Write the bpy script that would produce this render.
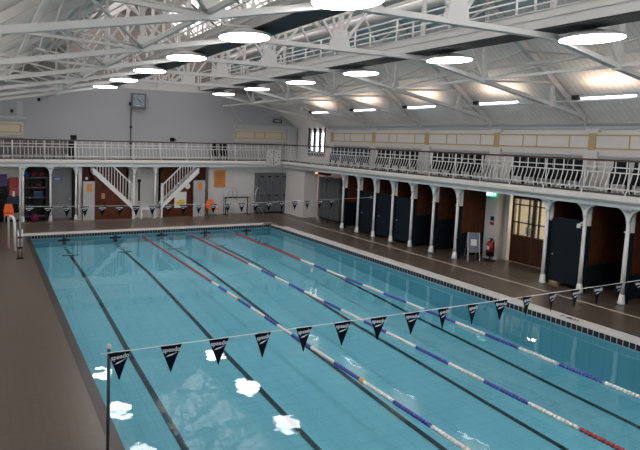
import bpy, bmesh, math, random
from mathutils import Vector, Matrix
random.seed(7)
SC = bpy.context.scene
for o in list(bpy.data.objects): bpy.data.objects.remove(o)
COL = SC.collection

# ------------------------------------------------------------------ camera
F_PX = 522.643
yaw, pitch, roll = (math.radians(a) for a in (23.1543, 4.7633, 1.534))
cy, sy, cp, sp = math.cos(yaw), math.sin(yaw), math.cos(pitch), math.sin(pitch)
fw = Vector((sy*cp, cy*cp, -sp)); rt = Vector((cy, -sy, 0)); up = rt.cross(fw)
r_ = math.cos(roll)*rt + math.sin(roll)*up; u_ = -math.sin(roll)*rt + math.cos(roll)*up
cam_data = bpy.data.cameras.new('camera'); cam = bpy.data.objects.new('camera', cam_data); COL.objects.link(cam)
m = Matrix.Identity(4)
for i in range(3):
    m[i][0] = r_[i]; m[i][1] = u_[i]; m[i][2] = -fw[i]
m[0][3], m[1][3], m[2][3] = -1.6993, -22.3758, 4.26
cam.matrix_world = m
cam_data.sensor_fit = 'HORIZONTAL'; cam_data.sensor_width = 36.0; cam_data.lens = 36.0*F_PX/640
# the photograph is an off-centre crop, so its optical centre sits left of and above the middle
cam_data.shift_x = (320-205.1)/640; cam_data.shift_y = (180.106-225)/640
cam_data.clip_start = 0.05; cam_data.clip_end = 200
SC.camera = cam

# ------------------------------------------------------------------ world, exposure
w = bpy.data.worlds.new('overcast_sky'); SC.world = w; w.use_nodes = True
bg = w.node_tree.nodes['Background']
bg.inputs['Color'].default_value = (0.96, 0.955, 0.965, 1); bg.inputs['Strength'].default_value = 6.0
SC.view_settings.view_transform = 'Standard'; SC.view_settings.look = 'None'
SC.view_settings.gamma = 1.0; SC.view_settings.use_curve_mapping = False
SC.view_settings.exposure = 0.40
LAMP = 13.0; STRIP = 6.0; UPLIGHT = 8.0

# ------------------------------------------------------------------ dimensions (metres; deck at z 0)
PW = 10.96; PN = -26.0; WZ = -0.17
XL, XR = -3.24, 15.5; YN, YF = -31.0, 6.2
XC = 6.11; EX = 15.35; EZ = 5.14; SL = 0.653
RZ = EZ + SL*(EX - XC)
def roof_z(X): return EZ + SL*(EX - XC) - SL*abs(X - XC)
TRUSS_Y = [-18.66, -15.33, -12.0, -8.67, -5.33, -2.04, 1.29]
ORD = ['first', 'second', 'third', 'fourth', 'fifth', 'sixth', 'seventh', 'eighth', 'ninth', 'tenth', 'eleventh', 'twelfth']

# image-read coordinates from an earlier camera fit, rescaled to the refitted camera
REMAP = True
def G(x, y, z, far=False):
    if far and z < 2.9 and y > 2.5: return (1.055*x - .057, .8026*y, z)
    if z < 1.5: return (1.0434*x, .8026*y, z)
    zr = 0 if z < 1.5 else (2.9 if z < 4 else 5.0)
    return (1.0428*x - .001*y - .0386*zr - .0586, .8026*y - .0039*x - .0209*zr - .0087, z)
YW = G(6, YF, 5)[1]; YE = G(6, YN, 5)[1]; XW = G(XR, -8, 5)[0]; XV = 2*XC - XW
# ------------------------------------------------------------------ materials
MATS = {}
def new_mat(name):
    mt = bpy.data.materials.new(name); mt.use_nodes = True
    MATS[name] = mt; return mt, mt.node_tree, mt.node_tree.nodes['Principled BSDF']
def plain(name, c, rough=0.6, metal=0.0, noise=0.0, scale=6.0, bump=0.0, emit=None, spec=0.5):
    mt, nt, b = new_mat(name)
    b.inputs['Base Color'].default_value = (*c, 1); b.inputs['Roughness'].default_value = rough
    b.inputs['Metallic'].default_value = metal; b.inputs['Specular IOR Level'].default_value = spec
    if noise or bump:
        tc = nt.nodes.new('ShaderNodeTexCoord'); n = nt.nodes.new('ShaderNodeTexNoise')
        n.inputs['Scale'].default_value = scale; n.inputs['Detail'].default_value = 5
        nt.links.new(tc.outputs['Object'], n.inputs['Vector'])
        if noise:
            r = nt.nodes.new('ShaderNodeValToRGB')
            r.color_ramp.elements[0].position = 0.3; r.color_ramp.elements[1].position = 0.7
            r.color_ramp.elements[0].color = (*[x*(1-noise) for x in c], 1)
            r.color_ramp.elements[1].color = (*[min(1, x*(1+noise)) for x in c], 1)
            nt.links.new(n.outputs['Fac'], r.inputs['Fac']); nt.links.new(r.outputs['Color'], b.inputs['Base Color'])
        if bump:
            bp = nt.nodes.new('ShaderNodeBump'); bp.inputs['Strength'].default_value = bump
            bp.inputs['Distance'].default_value = 0.01
            nt.links.new(n.outputs['Fac'], bp.inputs['Height']); nt.links.new(bp.outputs['Normal'], b.inputs['Normal'])
    if emit:
        b.inputs['Emission Color'].default_value = (*emit[0], 1); b.inputs['Emission Strength'].default_value = emit[1]
    return mt
def lined(name, c, axis, pitch_, width, dark, rough=0.6, noise=0.08, scale=3.0):
    """boards or ribs: a thin darker joint every pitch_ metres along one world axis"""
    mt, nt, b = new_mat(name); N = nt.nodes.new; L = nt.links.new
    tc = N('ShaderNodeTexCoord'); sx = N('ShaderNodeSeparateXYZ'); L(tc.outputs['Object'], sx.inputs[0])
    d = N('ShaderNodeMath'); d.operation = 'DIVIDE'; d.inputs[1].default_value = pitch_; L(sx.outputs[axis], d.inputs[0])
    f = N('ShaderNodeMath'); f.operation = 'FRACT'; L(d.outputs[0], f.inputs[0])
    lt = N('ShaderNodeMath'); lt.operation = 'LESS_THAN'; lt.inputs[1].default_value = width; L(f.outputs[0], lt.inputs[0])
    n = N('ShaderNodeTexNoise'); n.inputs['Scale'].default_value = scale; n.inputs['Detail'].default_value = 6
    L(tc.outputs['Object'], n.inputs['Vector'])
    r = N('ShaderNodeValToRGB'); r.color_ramp.elements[0].position = .3; r.color_ramp.elements[1].position = .7
    r.color_ramp.elements[0].color = (*[x*(1-noise) for x in c], 1); r.color_ramp.elements[1].color = (*[x*(1+noise) for x in c], 1)
    L(n.outputs['Fac'], r.inputs['Fac'])
    mx = N('ShaderNodeMix'); mx.data_type = 'RGBA'; L(lt.outputs[0], mx.inputs['Factor'])
    L(r.outputs['Color'], mx.inputs['A']); mx.inputs['B'].default_value = (*[x*dark for x in c], 1)
    L(mx.outputs['Result'], b.inputs['Base Color']); b.inputs['Roughness'].default_value = rough; b.inputs['Specular IOR Level'].default_value = .2
    return mt
def tiled(name, c1, c2, mortar, sx_, sy_, msize, rough=0.3, offset=0.0, noise=0.1, rvar=0.0, rot=None, spec=0.5, nscale=0.8):
    mt, nt, b = new_mat(name); N = nt.nodes.new; L = nt.links.new
    tc = N('ShaderNodeTexCoord'); mp = N('ShaderNodeMapping'); L(tc.outputs['Object'], mp.inputs['Vector'])
    if rot: mp.inputs['Rotation'].default_value = rot
    br = N('ShaderNodeTexBrick'); br.offset = offset; br.inputs['Scale'].default_value = 1.0
    br.inputs['Brick Width'].default_value = sx_; br.inputs['Row Height'].default_value = sy_
    br.inputs['Mortar Size'].default_value = msize; br.inputs['Mortar Smooth'].default_value = 0.1
    br.inputs['Color1'].default_value = (*c1, 1); br.inputs['Color2'].default_value = (*c2, 1); br.inputs['Mortar'].default_value = (*mortar, 1)
    L(mp.outputs[0], br.inputs['Vector'])
    n = N('ShaderNodeTexNoise'); n.inputs['Scale'].default_value = nscale; n.inputs['Detail'].default_value = 8
    L(tc.outputs['Object'], n.inputs['Vector'])
    mr = N('ShaderNodeMapRange'); mr.inputs['From Min'].default_value = .3; mr.inputs['From Max'].default_value = .7
    mr.inputs['To Min'].default_value = 1-noise; mr.inputs['To Max'].default_value = 1+noise; L(n.outputs['Fac'], mr.inputs['Value'])
    vm = N('ShaderNodeVectorMath'); vm.operation = 'SCALE'; L(br.outputs['Color'], vm.inputs[0]); L(mr.outputs[0], vm.inputs['Scale'])
    L(vm.outputs[0], b.inputs['Base Color']); b.inputs['Roughness'].default_value = rough; b.inputs['Specular IOR Level'].default_value = spec
    if rvar:
        m2 = N('ShaderNodeMapRange'); m2.inputs['From Min'].default_value = .3; m2.inputs['From Max'].default_value = .7
        m2.inputs['To Min'].default_value = rough-rvar; m2.inputs['To Max'].default_value = rough+rvar
        L(n.outputs['Fac'], m2.inputs['Value']); L(m2.outputs[0], b.inputs['Roughness'])
    return mt

M_deck = tiled('deck_tile', (.097, .072, .057), (.089, .066, .052), (.068, .051, .040), .15, .15, .004, rough=.30, noise=.05)
M_basin = tiled('basin_tile', (.185, .485, .575), (.18, .475, .56), (.15, .40, .485), .30, .30, .008, rough=.5, noise=.05, nscale=.5)
M_black = plain('black_tile', (.012, .016, .022), .25)
M_linet = tiled('lane_line_tile', (.006, .018, .026), (.005, .015, .022), (.018, .05, .065), .30, .15, .006, rough=.4, noise=.05)
M_curb = plain('white_curb', (.50, .48, .46), .45, noise=.05, scale=2)
M_band = tiled('scum_tile', (.012, .014, .02), (.012, .014, .02), (.36, .37, .36), .124, .145, .007, rough=.5, noise=.02, spec=.15)
M_cop = plain('dark_coping', (.028, .022, .022), .4, noise=.15)
M_white = plain('white_paint', (.66, .65, .64), .45, noise=.03, scale=2)
M_cream = plain('cream_paint', (.60, .57, .54), .5, noise=.03, scale=2)
M_blue_white = plain('pale_blue_paint', (.50, .54, .56), .45, noise=.03, scale=2)
M_wallg = plain('grey_wall_paint', (.33, .33, .345), .8, noise=.03, scale=.7)
M_wallw = plain('white_wall_paint', (.56, .54, .525), .7, noise=.04, scale=1)
M_gable = plain('brown_gable_plaster', (.23, .20, .18), .9, noise=.12)
M_board = lined('roof_boards', (.70, .66, .63), 1, .155, .10, .72)
M_teal = lined('blue_green_panels', (.32, .40, .415), 1, .60, .05, .6)
M_truss = plain('grey_white_steel', (.50, .485, .47), .5, noise=.04, scale=3)
M_under = lined('shaded_walkway_underside', (.035, .035, .038), 1, .5, .06, .5)  # near-black colour holds the shade above the hanging lamps
M_wood = lined('brown_panelling', (.080, .024, .007), 1, .11, .07, .35, rough=.6, noise=.35, scale=5)
M_woodx = lined('brown_panelling_far', (.085, .022, .008), 0, .11, .07, .35, rough=.4, noise=.35, scale=5)
M_rail = plain('brown_handrail', (.05, .022, .014), .4, noise=.2)
M_navy = plain('navy_laminate', (.0060, .0115, .017), .7, noise=.08, spec=.12)
M_dark = plain('dark_interior', (.010, .009, .009), .8)
M_gold = plain('gold_paint', (.42, .30, .13), .5)
M_sand = plain('sand_paint', (.50, .45, .36), .6)
M_corn = plain('cornice_grey_paint', (.40, .41, .42), .6)
M_lock = plain('grey_locker_paint', (.095, .10, .115), .5)
M_lockd = plain('slate_locker_paint', (.075, .08, .085), .5)
M_orange = plain('orange_plastic', (.75, .15, .025), .4)
M_notice = plain('orange_notice', (.55, .20, .04), .6)
M_steel = plain('brushed_steel', (.55, .56, .58), .3, 1.0)
M_black_pl = plain('black_plastic', (.006, .006, .007), .6, spec=.15)
M_blue_pl = plain('blue_grey_plastic', (.022, .038, .075), .5, spec=.2)
M_red = plain('red_plastic', (.26, .012, .015), .35)
M_redrope = plain('dark_red_float', (.30, .035, .045), .4)
M_bluerope = plain('blue_float', (.055, .065, .30), .4)
M_whiterope = plain('white_float', (.66, .63, .59), .4)
M_yellow = plain('yellow_float', (.60, .33, .05), .4)
M_flag = plain('black_pennant', (.004, .005, .010), .9, spec=.1)
M_logo = plain('white_print', (.62, .66, .72), .6)
M_paper = plain('white_paper', (.65, .64, .62), .7)
M_grey_door = plain('grey_door_paint', (.36, .36, .37), .5)
M_green = plain('green_sign', (.0, .22, .13), .4, emit=((.0, .55, .33), 1.1))
M_greend = plain('dark_green_sign', (.01, .06, .045), .5)
M_signw = plain('sign_white', (.7, .8, .78), .4, emit=((.8, 1, .95), 1.2))
M_lamp = plain('lamp_diffuser', (.8, .8, .8), .5, emit=((1.0, .975, .96), LAMP))
M_strip = plain('strip_tube', (.8, .8, .8), .5, emit=((.86, .87, 1.0), STRIP))
M_drum = plain('lamp_drum', (.40, .40, .40), .4)
M_pink = plain('magenta_ball', (.12, .008, .05), .7, spec=.2)
M_bluebag = plain('blue_bag', (.01, .045, .13), .8, spec=.2)
M_purple = plain('purple_mat', (.04, .02, .10), .6)
M_pipe = plain('galvanised_duct', (.50, .50, .50), .35, .6)
M_screen = plain('pale_screen', (.25, .33, .37), .3)
M_bright = plain('lit_room_wall', (.75, .68, .55), .7)

def glass_mat(name, tint, gloss=.12, trans=.85, body=(.8, .8, .8)):
    mt = bpy.data.materials.new(name); mt.use_nodes = True; nt = mt.node_tree; nt.nodes.clear(); N = nt.nodes.new; L = nt.links.new
    out = N('ShaderNodeOutputMaterial'); tr = N('ShaderNodeBsdfTransparent'); tr.inputs[0].default_value = (*tint, 1)
    di = N('ShaderNodeBsdfTranslucent'); di.inputs[0].default_value = (*body, 1)
    mx = N('ShaderNodeMixShader'); mx.inputs[0].default_value = trans; L(di.outputs[0], mx.inputs[1]); L(tr.outputs[0], mx.inputs[2])
    gl = N('ShaderNodeBsdfGlossy'); gl.inputs['Roughness'].default_value = .05
    m2 = N('ShaderNodeMixShader'); m2.inputs[0].default_value = gloss; L(mx.outputs[0], m2.inputs[1]); L(gl.outputs[0], m2.inputs[2])
    L(m2.outputs[0], out.inputs['Surface']); MATS[name] = mt; return mt
M_pane = glass_mat('frosted_roof_glass', (.9, .9, .9), .03, .08, (.27, .25, .235))
M_glass = glass_mat('clear_glass', (.9, .93, .93), .10, .95)

def water_mat():
    mt = bpy.data.materials.new('pool_water'); mt.use_nodes = True; nt = mt.node_tree; nt.nodes.clear(); N = nt.nodes.new; L = nt.links.new
    out = N('ShaderNodeOutputMaterial'); tr = N('ShaderNodeBsdfTransparent'); tr.inputs[0].default_value = (.88, .97, 1.0, 1)
    gl = N('ShaderNodeBsdfGlossy'); gl.inputs['Roughness'].default_value = .025
    tc = N('ShaderNodeTexCoord'); n = N('ShaderNodeTexNoise'); n.inputs['Scale'].default_value = 1.6; n.inputs['Detail'].default_value = 2.0
    L(tc.outputs['Object'], n.inputs['Vector'])
    bp = N('ShaderNodeBump'); bp.inputs['Strength'].default_value = 1.0; bp.inputs['Distance'].default_value = .006
    L(n.outputs['Fac'], bp.inputs['Height']); L(bp.outputs['Normal'], gl.inputs['Normal'])
    fr = N('ShaderNodeFresnel'); fr.inputs['IOR'].default_value = 1.33; L(bp.outputs['Normal'], fr.inputs['Normal'])
    mx = N('ShaderNodeMixShader'); L(fr.outputs[0], mx.inputs[0]); L(tr.outputs[0], mx.inputs[1]); L(gl.outputs[0], mx.inputs[2])
    L(mx.outputs[0], out.inputs['Surface']); return mt
M_water = water_mat()

# ------------------------------------------------------------------ mesh helpers
class MB:
    def __init__(s): s.bm = bmesh.new(); s.mats = []
    def _f(s, vs, idx, smooth=False, mi=0):
        try:
            f = s.bm.faces.new([vs[i] for i in idx]); f.smooth = smooth; f.material_index = mi
        except ValueError: pass
    def box(s, x0, x1, y0, y1, z0, z1, mi=0):
        v = [s.bm.verts.new((x, y, z)) for x in (x0, x1) for y in (y0, y1) for z in (z0, z1)]
        for q in ((0,1,3,2), (4,6,7,5), (0,4,5,1), (2,3,7,6), (0,2,6,4), (1,5,7,3)): s._f(v, q, mi=mi)
        return s
    def bar(s, p, q, w_, h_, upv=(0,0,1)):
        p, q = Vector(p), Vector(q); d = (q-p).normalized(); u = Vector(upv)
        if abs(d.dot(u)) > .99: u = Vector((1,0,0)) if abs(d.x) < .9 else Vector((0,1,0))
        a = d.cross(u).normalized(); b = a.cross(d).normalized()
        v = [s.bm.verts.new(e + a*i*w_/2 + b*j*h_/2) for e in (p, q) for i, j in ((-1,-1), (1,-1), (1,1), (-1,1))]
        for f in ((3,2,1,0), (4,5,6,7), (0,1,5,4), (1,2,6,5), (2,3,7,6), (3,0,4,7)): s._f(v, f)
        return s
    def tube(s, pts, r, seg=8, closed=False):
        pts = [Vector(p) for p in pts]; rs = r if isinstance(r, (list, tuple)) else [r]*len(pts); rings = []
        ref = None
        for i, p in enumerate(pts):
            if closed: d = pts[(i+1) % len(pts)] - pts[i-1]
            else: d = pts[min(i+1, len(pts)-1)] - pts[max(i-1, 0)]
            d.normalize()
            if ref is None: ref = Vector((0,0,1)) if abs(d.z) < .9 else Vector((1,0,0))
            a = d.cross(ref).normalized(); b = a.cross(d).normalized(); ref = b
            rings.append([s.bm.verts.new(p + (a*math.cos(t)+b*math.sin(t))*rs[i]) for t in [2*math.pi*k/seg for k in range(seg)]])
        n = len(rings)
        for i in range(n if closed else n-1):
            A, B = rings[i], rings[(i+1) % n]
            for k in range(seg):
                try:
                    f = s.bm.faces.new((A[k], A[(k+1) % seg], B[(k+1) % seg], B[k])); f.smooth = seg > 5
                except ValueError: pass
        if not closed:
            s.bm.faces.new(rings[0][::-1]); s.bm.faces.new(rings[-1])
        return s
    def lathe(s, prof, c=(0,0), seg=16):
        rings = [[s.bm.verts.new((c[0]+r*math.cos(2*math.pi*k/seg), c[1]+r*math.sin(2*math.pi*k/seg), z)) for k in range(seg)] for r, z in prof]
        for i in range(len(rings)-1):
            for k in range(seg):
                f = s.bm.faces.new((rings[i][k], rings[i][(k+1) % seg], rings[i+1][(k+1) % seg], rings[i+1][k])); f.smooth = True
        s.bm.faces.new(rings[0][::-1]); s.bm.faces.new(rings[-1]); return s
    def prism(s, poly, axis, a, b, smooth=False):
        """poly: list of 2D points in the plane across the axis; axis x -> (y,z), y -> (x,z), z -> (x,y)"""
        def P(p, t): return {'x': (t, p[0], p[1]), 'y': (p[0], t, p[1]), 'z': (p[0], p[1], t)}[axis]
        A = [s.bm.verts.new(P(p, a)) for p in poly]; B = [s.bm.verts.new(P(p, b)) for p in poly]; n = len(poly)
        s.bm.faces.new(A[::-1]); s.bm.faces.new(B)
        for i in range(n): s.bm.faces.new((A[i], A[(i+1) % n], B[(i+1) % n], B[i]))
        return s
    def build(s, name, mat, parent=None, loc=(0,0,0), recalc=True):
        if recalc: bmesh.ops.recalc_face_normals(s.bm, faces=s.bm.faces[:])
        zm = None; lvl = parent.get('remap_level') if parent else None
        if REMAP and (parent is None or lvl is not None):
            if tuple(loc) == (0, 0, 0):
                zm = sum(v.co.z for v in s.bm.verts)/len(s.bm.verts) if lvl is None else lvl
                for v in s.bm.verts:
                    g = G(v.co.x, v.co.y, zm); v.co.x = g[0]; v.co.y = g[1]
            else: loc = G(*loc)
        me = bpy.data.meshes.new(name); s.bm.to_mesh(me); s.bm.free()
        for mm in (mat if isinstance(mat, (list, tuple)) else [mat]): me.materials.append(mm)
        o = bpy.data.objects.new(name, me); COL.objects.link(o)
        if parent: o.parent = parent
        elif zm is not None: o['remap_level'] = zm
        o.location = loc
        return o
def thing(name, label, cat, loc=(0,0,0), group=None, rz=0):
    o = bpy.data.objects.new(name, None); COL.objects.link(o); o.location = G(*loc, True) if REMAP else loc; o.rotation_euler = (0,0,rz)
    o.empty_display_size = .1
    o['label'] = label; o['category'] = cat
    if group: o['group'] = group
    return o
def tag(o, label, cat, group=None, kind=None):
    o['label'] = label; o['category'] = cat
    if group: o['group'] = group
    if kind: o['kind'] = kind
    return o
def struct(o): o['kind'] = 'structure'; return o
def dup(o, loc=None, rz=None, label=None, parent=None, group=None):
    c = o.copy(); COL.objects.link(c)
    if parent: c.parent = parent
    if loc is not None: c.location = G(*loc, True) if REMAP and not parent else loc
    if rz is not None: c.rotation_euler = (0,0,rz)
    if label: c['label'] = label
    if group: c['group'] = group
    for ch in list(o.children): dup(ch, parent=c)
    return c
def text_mesh(name, body, size, mat, parent, loc, rot, extrude=.001):
    cu = bpy.data.curves.new(name, 'FONT'); cu.body = body; cu.size = size; cu.extrude = extrude
    cu.align_x = 'CENTER'; cu.align_y = 'CENTER'; cu.resolution_u = 2
    t = bpy.data.objects.new(name+'_source', cu); COL.objects.link(t)
    dg = bpy.context.evaluated_depsgraph_get(); me = bpy.data.meshes.new_from_object(t.evaluated_get(dg))
    bpy.data.objects.remove(t); me.name = name; me.materials.clear(); me.materials.append(mat)
    o = bpy.data.objects.new(name, me); COL.objects.link(o)
    if parent: o.parent = parent
    o.location = G(*loc); o.rotation_euler = rot
    return o

# ================================================================== STRUCTURE
# deck round the pool
mb = MB()
CH = .44   # curb width on right and far sides
mb.box(XL-.1, -.12, YN, YF, -.3, 0)
mb.box(PW+CH, 19.5, YN, YF, -.3, 0)
mb.box(-.12, PW+CH, .58, YF, -.3, 0)
mb.box(-.12, PW+CH, YN, PN, -.3, 0)
floor = struct(mb.build('floor', M_deck))
# coping on the left
struct(MB().box(-.12, 0.05, PN, -.15, -.3, 0.004).build('trim_1', M_cop))
# white curb with rounded far corner, right and far sides
mb = MB(); mb.box(PW, PW+CH, PN, -.02, -.06, .012); mb.box(-.35, PW+.0, 0, .56, -.06, .012)
mb.prism([(PW, 0), (PW+CH, -.3), (PW+CH, .25), (PW+.15, .56), (PW, .56)], 'z', -.06, .012)
struct(mb.build('trim_2', M_curb))
# drain slot behind the curb and pale inlaid strips on the deck
mb = MB(); mb.box(PW+CH, PW+CH+.07, PN, .2, -.02, .006); mb.box(-.35, PW+.2, .56, .60, -.02, .006)
struct(mb.build('trim_3', M_cop))
mb = MB(); mb.box(12.90, 12.96, PN-2, 3.78, -.02, .004); mb.box(-3, 12.96, 3.78, 3.84, -.02, .004)
struct(mb.build('trim_4', M_sand))
mb = MB(); mb.box(13.50, 13.55, YN+1, 1.5, -.02, .005)
struct(mb.build('trim_5', M_cop))
# basin
prof = [(.0, -.53), (-6.2, -.57), (-9.1, -.68), (-11.8, -.81), (-13.6, -.92), (-16.2, -1.02), (-18.7, -1.13), (-21, -1.21), (PN, -1.42)]
def floor_z(Y):
    for (a, za), (b, zb) in zip(prof, prof[1:]):
        if b <= Y <= a: return za + (zb-za)*(a-Y)/(a-b)
    return prof[-1][1]
mb = MB()
sidepoly = [(y, z) for y, z in prof] + [(PN, -1.7), (0, -1.7)]
mb.prism(sidepoly, 'x', 0, PW)
mb.box(-.3, 0, PN-.2, .2, -1.7, -.08); mb.box(PW, PW+.3, PN-.2, .2, -1.7, -.08)
mb.box(0, PW, 0, .2, -1.7, -.08); mb.box(0, PW, PN-.2, PN, -1.7, -.08)
struct(mb.build('floor_basin', M_basin))
# black square tile band below the curb
def band(name, length, loc, rz):
    # built lying in its own XY plane, then stood upright
    b = MB().box(0, length, 0, .145, -.008, .008).build(name, M_band, loc=loc); b.rotation_euler = (math.pi/2, 0, rz); return struct(b)
band('trim_6', PW*1.0428-.02, (0.01, -.004, -.155), 0)
band('trim_7', 26.0*.8026-.05, (PW-.004, -.03, -.155), -math.pi/2)

# lane lines on the basin floor: strips that follow its profile, with a cross bar, dashes and a wall cross
lanes = [1.4, 3.5, 5.56, 7.62, 9.7]
for i, X in enumerate(lanes):
    mb = MB(); e = .006; h = .062
    ys = [-2.1] + [y for y, _ in prof if y < -2.3][:-1] + [-24.2]
    for a, b in zip(ys, ys[1:]):
        v = [mb.bm.verts.new((x, y, floor_z(y)+e)) for x, y in ((X-h, a), (X+h, a), (X+h, b), (X-h, b))]; mb.bm.faces.new(v)
    mb.box(X-.30, X+.30, -2.18, -2.04, -.56, -.535)
    for k in range(4): mb.box(X-.07, X+.07, -1.70+k*.42, -1.50+k*.42, -.56, -.522)
    mb.box(X-.24, X+.24, -.02, .004, -.31, -.23); mb.box(X-.08, X+.08, -.021, .004, -.45, -.158)
    struct(mb.build('trim_%d' % (10+i), M_linet, recalc=False))

# water
mb = MB(); v = [mb.bm.verts.new(p) for p in ((0, PN, WZ), (PW, PN, WZ), (PW, 0, WZ), (0, 0, WZ))]; mb.bm.faces.new(v)
water = mb.build('pool_water', M_water, recalc=False)
tag(water, 'still turquoise water filling the tiled swimming pool', 'water', kind='stuff')

# walls -------------------------------------------------------------
def wall_box(name, x0, x1, y0, y1, z0, z1, mat): return struct(MB().box(x0, x1, y0, y1, z0, z1).build(name, mat))
# left wall and near wall carry unseen windows, added to brighten the hall
REMAP = False
mb = MB(); gl = []
wys = [(-22.5+3.33*k, -20.3+3.33*k) for k in range(8)]
mb.box(XV-.25, XV, YE, YW+.3, -.3, 3.5); mb.box(XV-.25, XV, YE, YW+.3, 5.0, 5.7)
prev = YE
for a, b in wys: mb.box(XV-.25, XV, prev, a, 3.5, 5.0); prev = b
mb.box(XV-.25, XV, prev, YW+.3, 3.5, 5.0)
struct(mb.build('wall_left', M_wallw))
mb = MB(); mb.box(XV-.25, 20.5, YE-.25, YE, -.3, 4.2); mb.box(XV-.25, 2.0, YE-.25, YE, 4.2, 12); mb.box(10.2, 20.5, YE-.25, YE, 4.2, 12); mb.box(2.0, 10.2, YE-.25, YE, 9.0, 12)
struct(mb.build('wall_near', M_wallg))
def added_window(name, verts, bars):
    f = MB()
    for p, q in bars: f.bar(p, q, .08, .08)
    fo = struct(f.build(name, M_cream)); g = MB(); g.bm.faces.new([g.bm.verts.new(v) for v in verts]); g.build('pane', M_glass, fo)
added_window('window_40', [(2.0, YE-.1, 4.2), (10.2, YE-.1, 4.2), (10.2, YE-.1, 9.0), (2.0, YE-.1, 9.0)],  # added window behind the camera, lights trusses, roof and far wall
    [((x, YE-.1, 4.2), (x, YE-.1, 9.0)) for x in (2.05, 4.1, 6.1, 8.1, 10.15)] + [((2.0, YE-.1, z), (10.2, YE-.1, z)) for z in (4.25, 5.8, 7.4, 8.95)])
for k, (a, b) in enumerate(wys):  # added out-of-view windows, more daylight from the left
    added_window('window_%d' % (41+k), [(XV-.1, a, 3.5), (XV-.1, b, 3.5), (XV-.1, b, 5.0), (XV-.1, a, 5.0)],
        [((XV-.1, y, 3.5), (XV-.1, y, 5.0)) for y in (a+.04, (a+b)/2, b-.04)] + [((XV-.1, a, z), (XV-.1, b, z)) for z in (3.54, 4.25, 4.96)])
REMAP = True
# right upper wall with a tall window next to the far corner
WY0, WY1, WZ0, WZ1 = 2.65, 4.55, 3.35, 5.48
mb = MB(); UX = XR+.25
mb.box(XR, UX, YN, WY0, 2.8, 5.7); mb.box(XR, UX, WY1, YF+.3, 2.8, 5.7)
mb.box(XR, UX, WY0, WY1, 2.8, WZ0); mb.box(XR, UX, WY0, WY1, WZ1, 5.7)
struct(mb.build('wall_right', M_cream))
fr = MB()
for y in (WY0, WY0+.62, WY1-.62, WY1): fr.box(XR-.03, XR+.12, y-.06, y+.06, WZ0, WZ1)
fr.box(XR-.03, XR+.12, WY0, WY1, WZ0-.05, WZ0+.22); fr.box(XR-.03, XR+.12, WY0, WY1, WZ1-.08, WZ1+.03)
wn = struct(fr.build('window_1', M_black_pl)); MB().box(XR+.04, XR+.05, WY0, WY1, WZ0, WZ1).build('pane', M_glass, wn)
# far upper wall (below the gable) and the gable
wall_box('wall_far', XL-.25, XR+.25, YF, YF+.3, 2.8, 6.75, M_wallg)
REMAP = False
mb = MB(); mb.prism([(XV-.2, 5.0), (XV-.2, 5.5), (XC, RZ+.3), (XW+.2, 5.5), (XW+.2, 5.0)], 'y', YW+.10, YW+.3)
struct(mb.build('wall_gable', M_gable))
REMAP = True
# lower far wall: white on the right, brown boarding recess under the stairs, white left
LY = 5.0
mb = MB()
mb.box(9.3, 13.7, 4.62, 4.8, 0, 2.75); mb.box(4.95, 6.7, LY+.6, LY+.75, 0, 2.75); mb.box(4.93, 5.05, LY, LY+.75, 0, 2.75); mb.box(6.58, 6.72, LY, LY+.75, 0, 2.75)
mb.box(XL, 2.62, LY+.25, LY+.4, 0, 2.75); mb.box(2.5, 2.66, 4.25, LY+.4, 0, 2.75)
mb.box(9.22, 9.35, 4.5, 5.1, 0, 2.75)
struct(mb.build('wall_far_lower', M_wallw))
mb = MB(); mb.box(2.66, 5.05, LY, LY+.12, 0, 2.75); mb.box(6.6, 9.25, LY, LY+.12, 0, 2.75)
struct(mb.build('wall_panelling', M_woodx))
# white piers at the right hand corner and beside the glazed doors
struct(MB().box(13.70, 14.52, 1.72, 4.8, 0, 2.78).build('wall_pier', M_wallw))
mb = MB(); mb.box(15.02, 16.0, -11.30, -10.72, 0, 2.78); mb.box(14.95, 15.10, -11.36, -11.16, 0, 2.78); mb.box(15.45, 15.7, -11.50, -11.25, 0, 2.78)
struct(mb.build('wall_pier', M_wallw))
# back wall under the right gallery
mb = MB(); mb.box(15.95, 16.1, YN, -13.5, 0, 2.78); mb.box(15.95, 16.1, -11.25, 4.8, 0, 2.78)
struct(mb.build('wall_right_lower', M_wood))
struct(MB().box(18.6, 18.8, -15, -9, 0, 2.78).build('wall_lobby', M_bright))

# galleries -----------------------------------------------------------
mb = MB(); mb.box(13.62, 19, YN, 4.22, 2.80, 2.95); mb.box(XL, 19, 4.22, YF, 2.80, 2.95)
struct(mb.build('floor_gallery', M_wallw))
mb = MB()
def fascia(mb_, a, b, axis):
    pr = [(0, 2.74), (-.05, 2.80), (-.10, 2.80), (-.13, 2.84), (-.13, 2.93), (-.09, 2.96), (-.09, 2.99), (.1, 2.99), (.1, 2.74)]
    if axis == 'y': mb_.prism([(13.58+x, z) for x, z in pr], 'y', a, b)
    else: mb_.prism([(4.18+x, z) for x, z in pr], 'x', a, b)
fascia(mb, YN, 4.2, 'y'); fascia(mb, XL, 13.6, 'x')
struct(mb.build('trim_20', M_cream))
mb = MB(); mb.box(13.62, 13.86, YN, 4.2, 2.64, 2.80); mb.box(XL, 13.8, 4.14, 4.36, 2.64, 2.80)
struct(mb.build('trim_21', M_blue_white))
mb = MB(); mb.box(13.50, 13.66, YN, 4.2, 2.99, 3.04); mb.box(XL, 13.66, 4.10, 4.26, 2.99, 3.04)
struct(mb.build('trim_22', M_rail))

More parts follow.
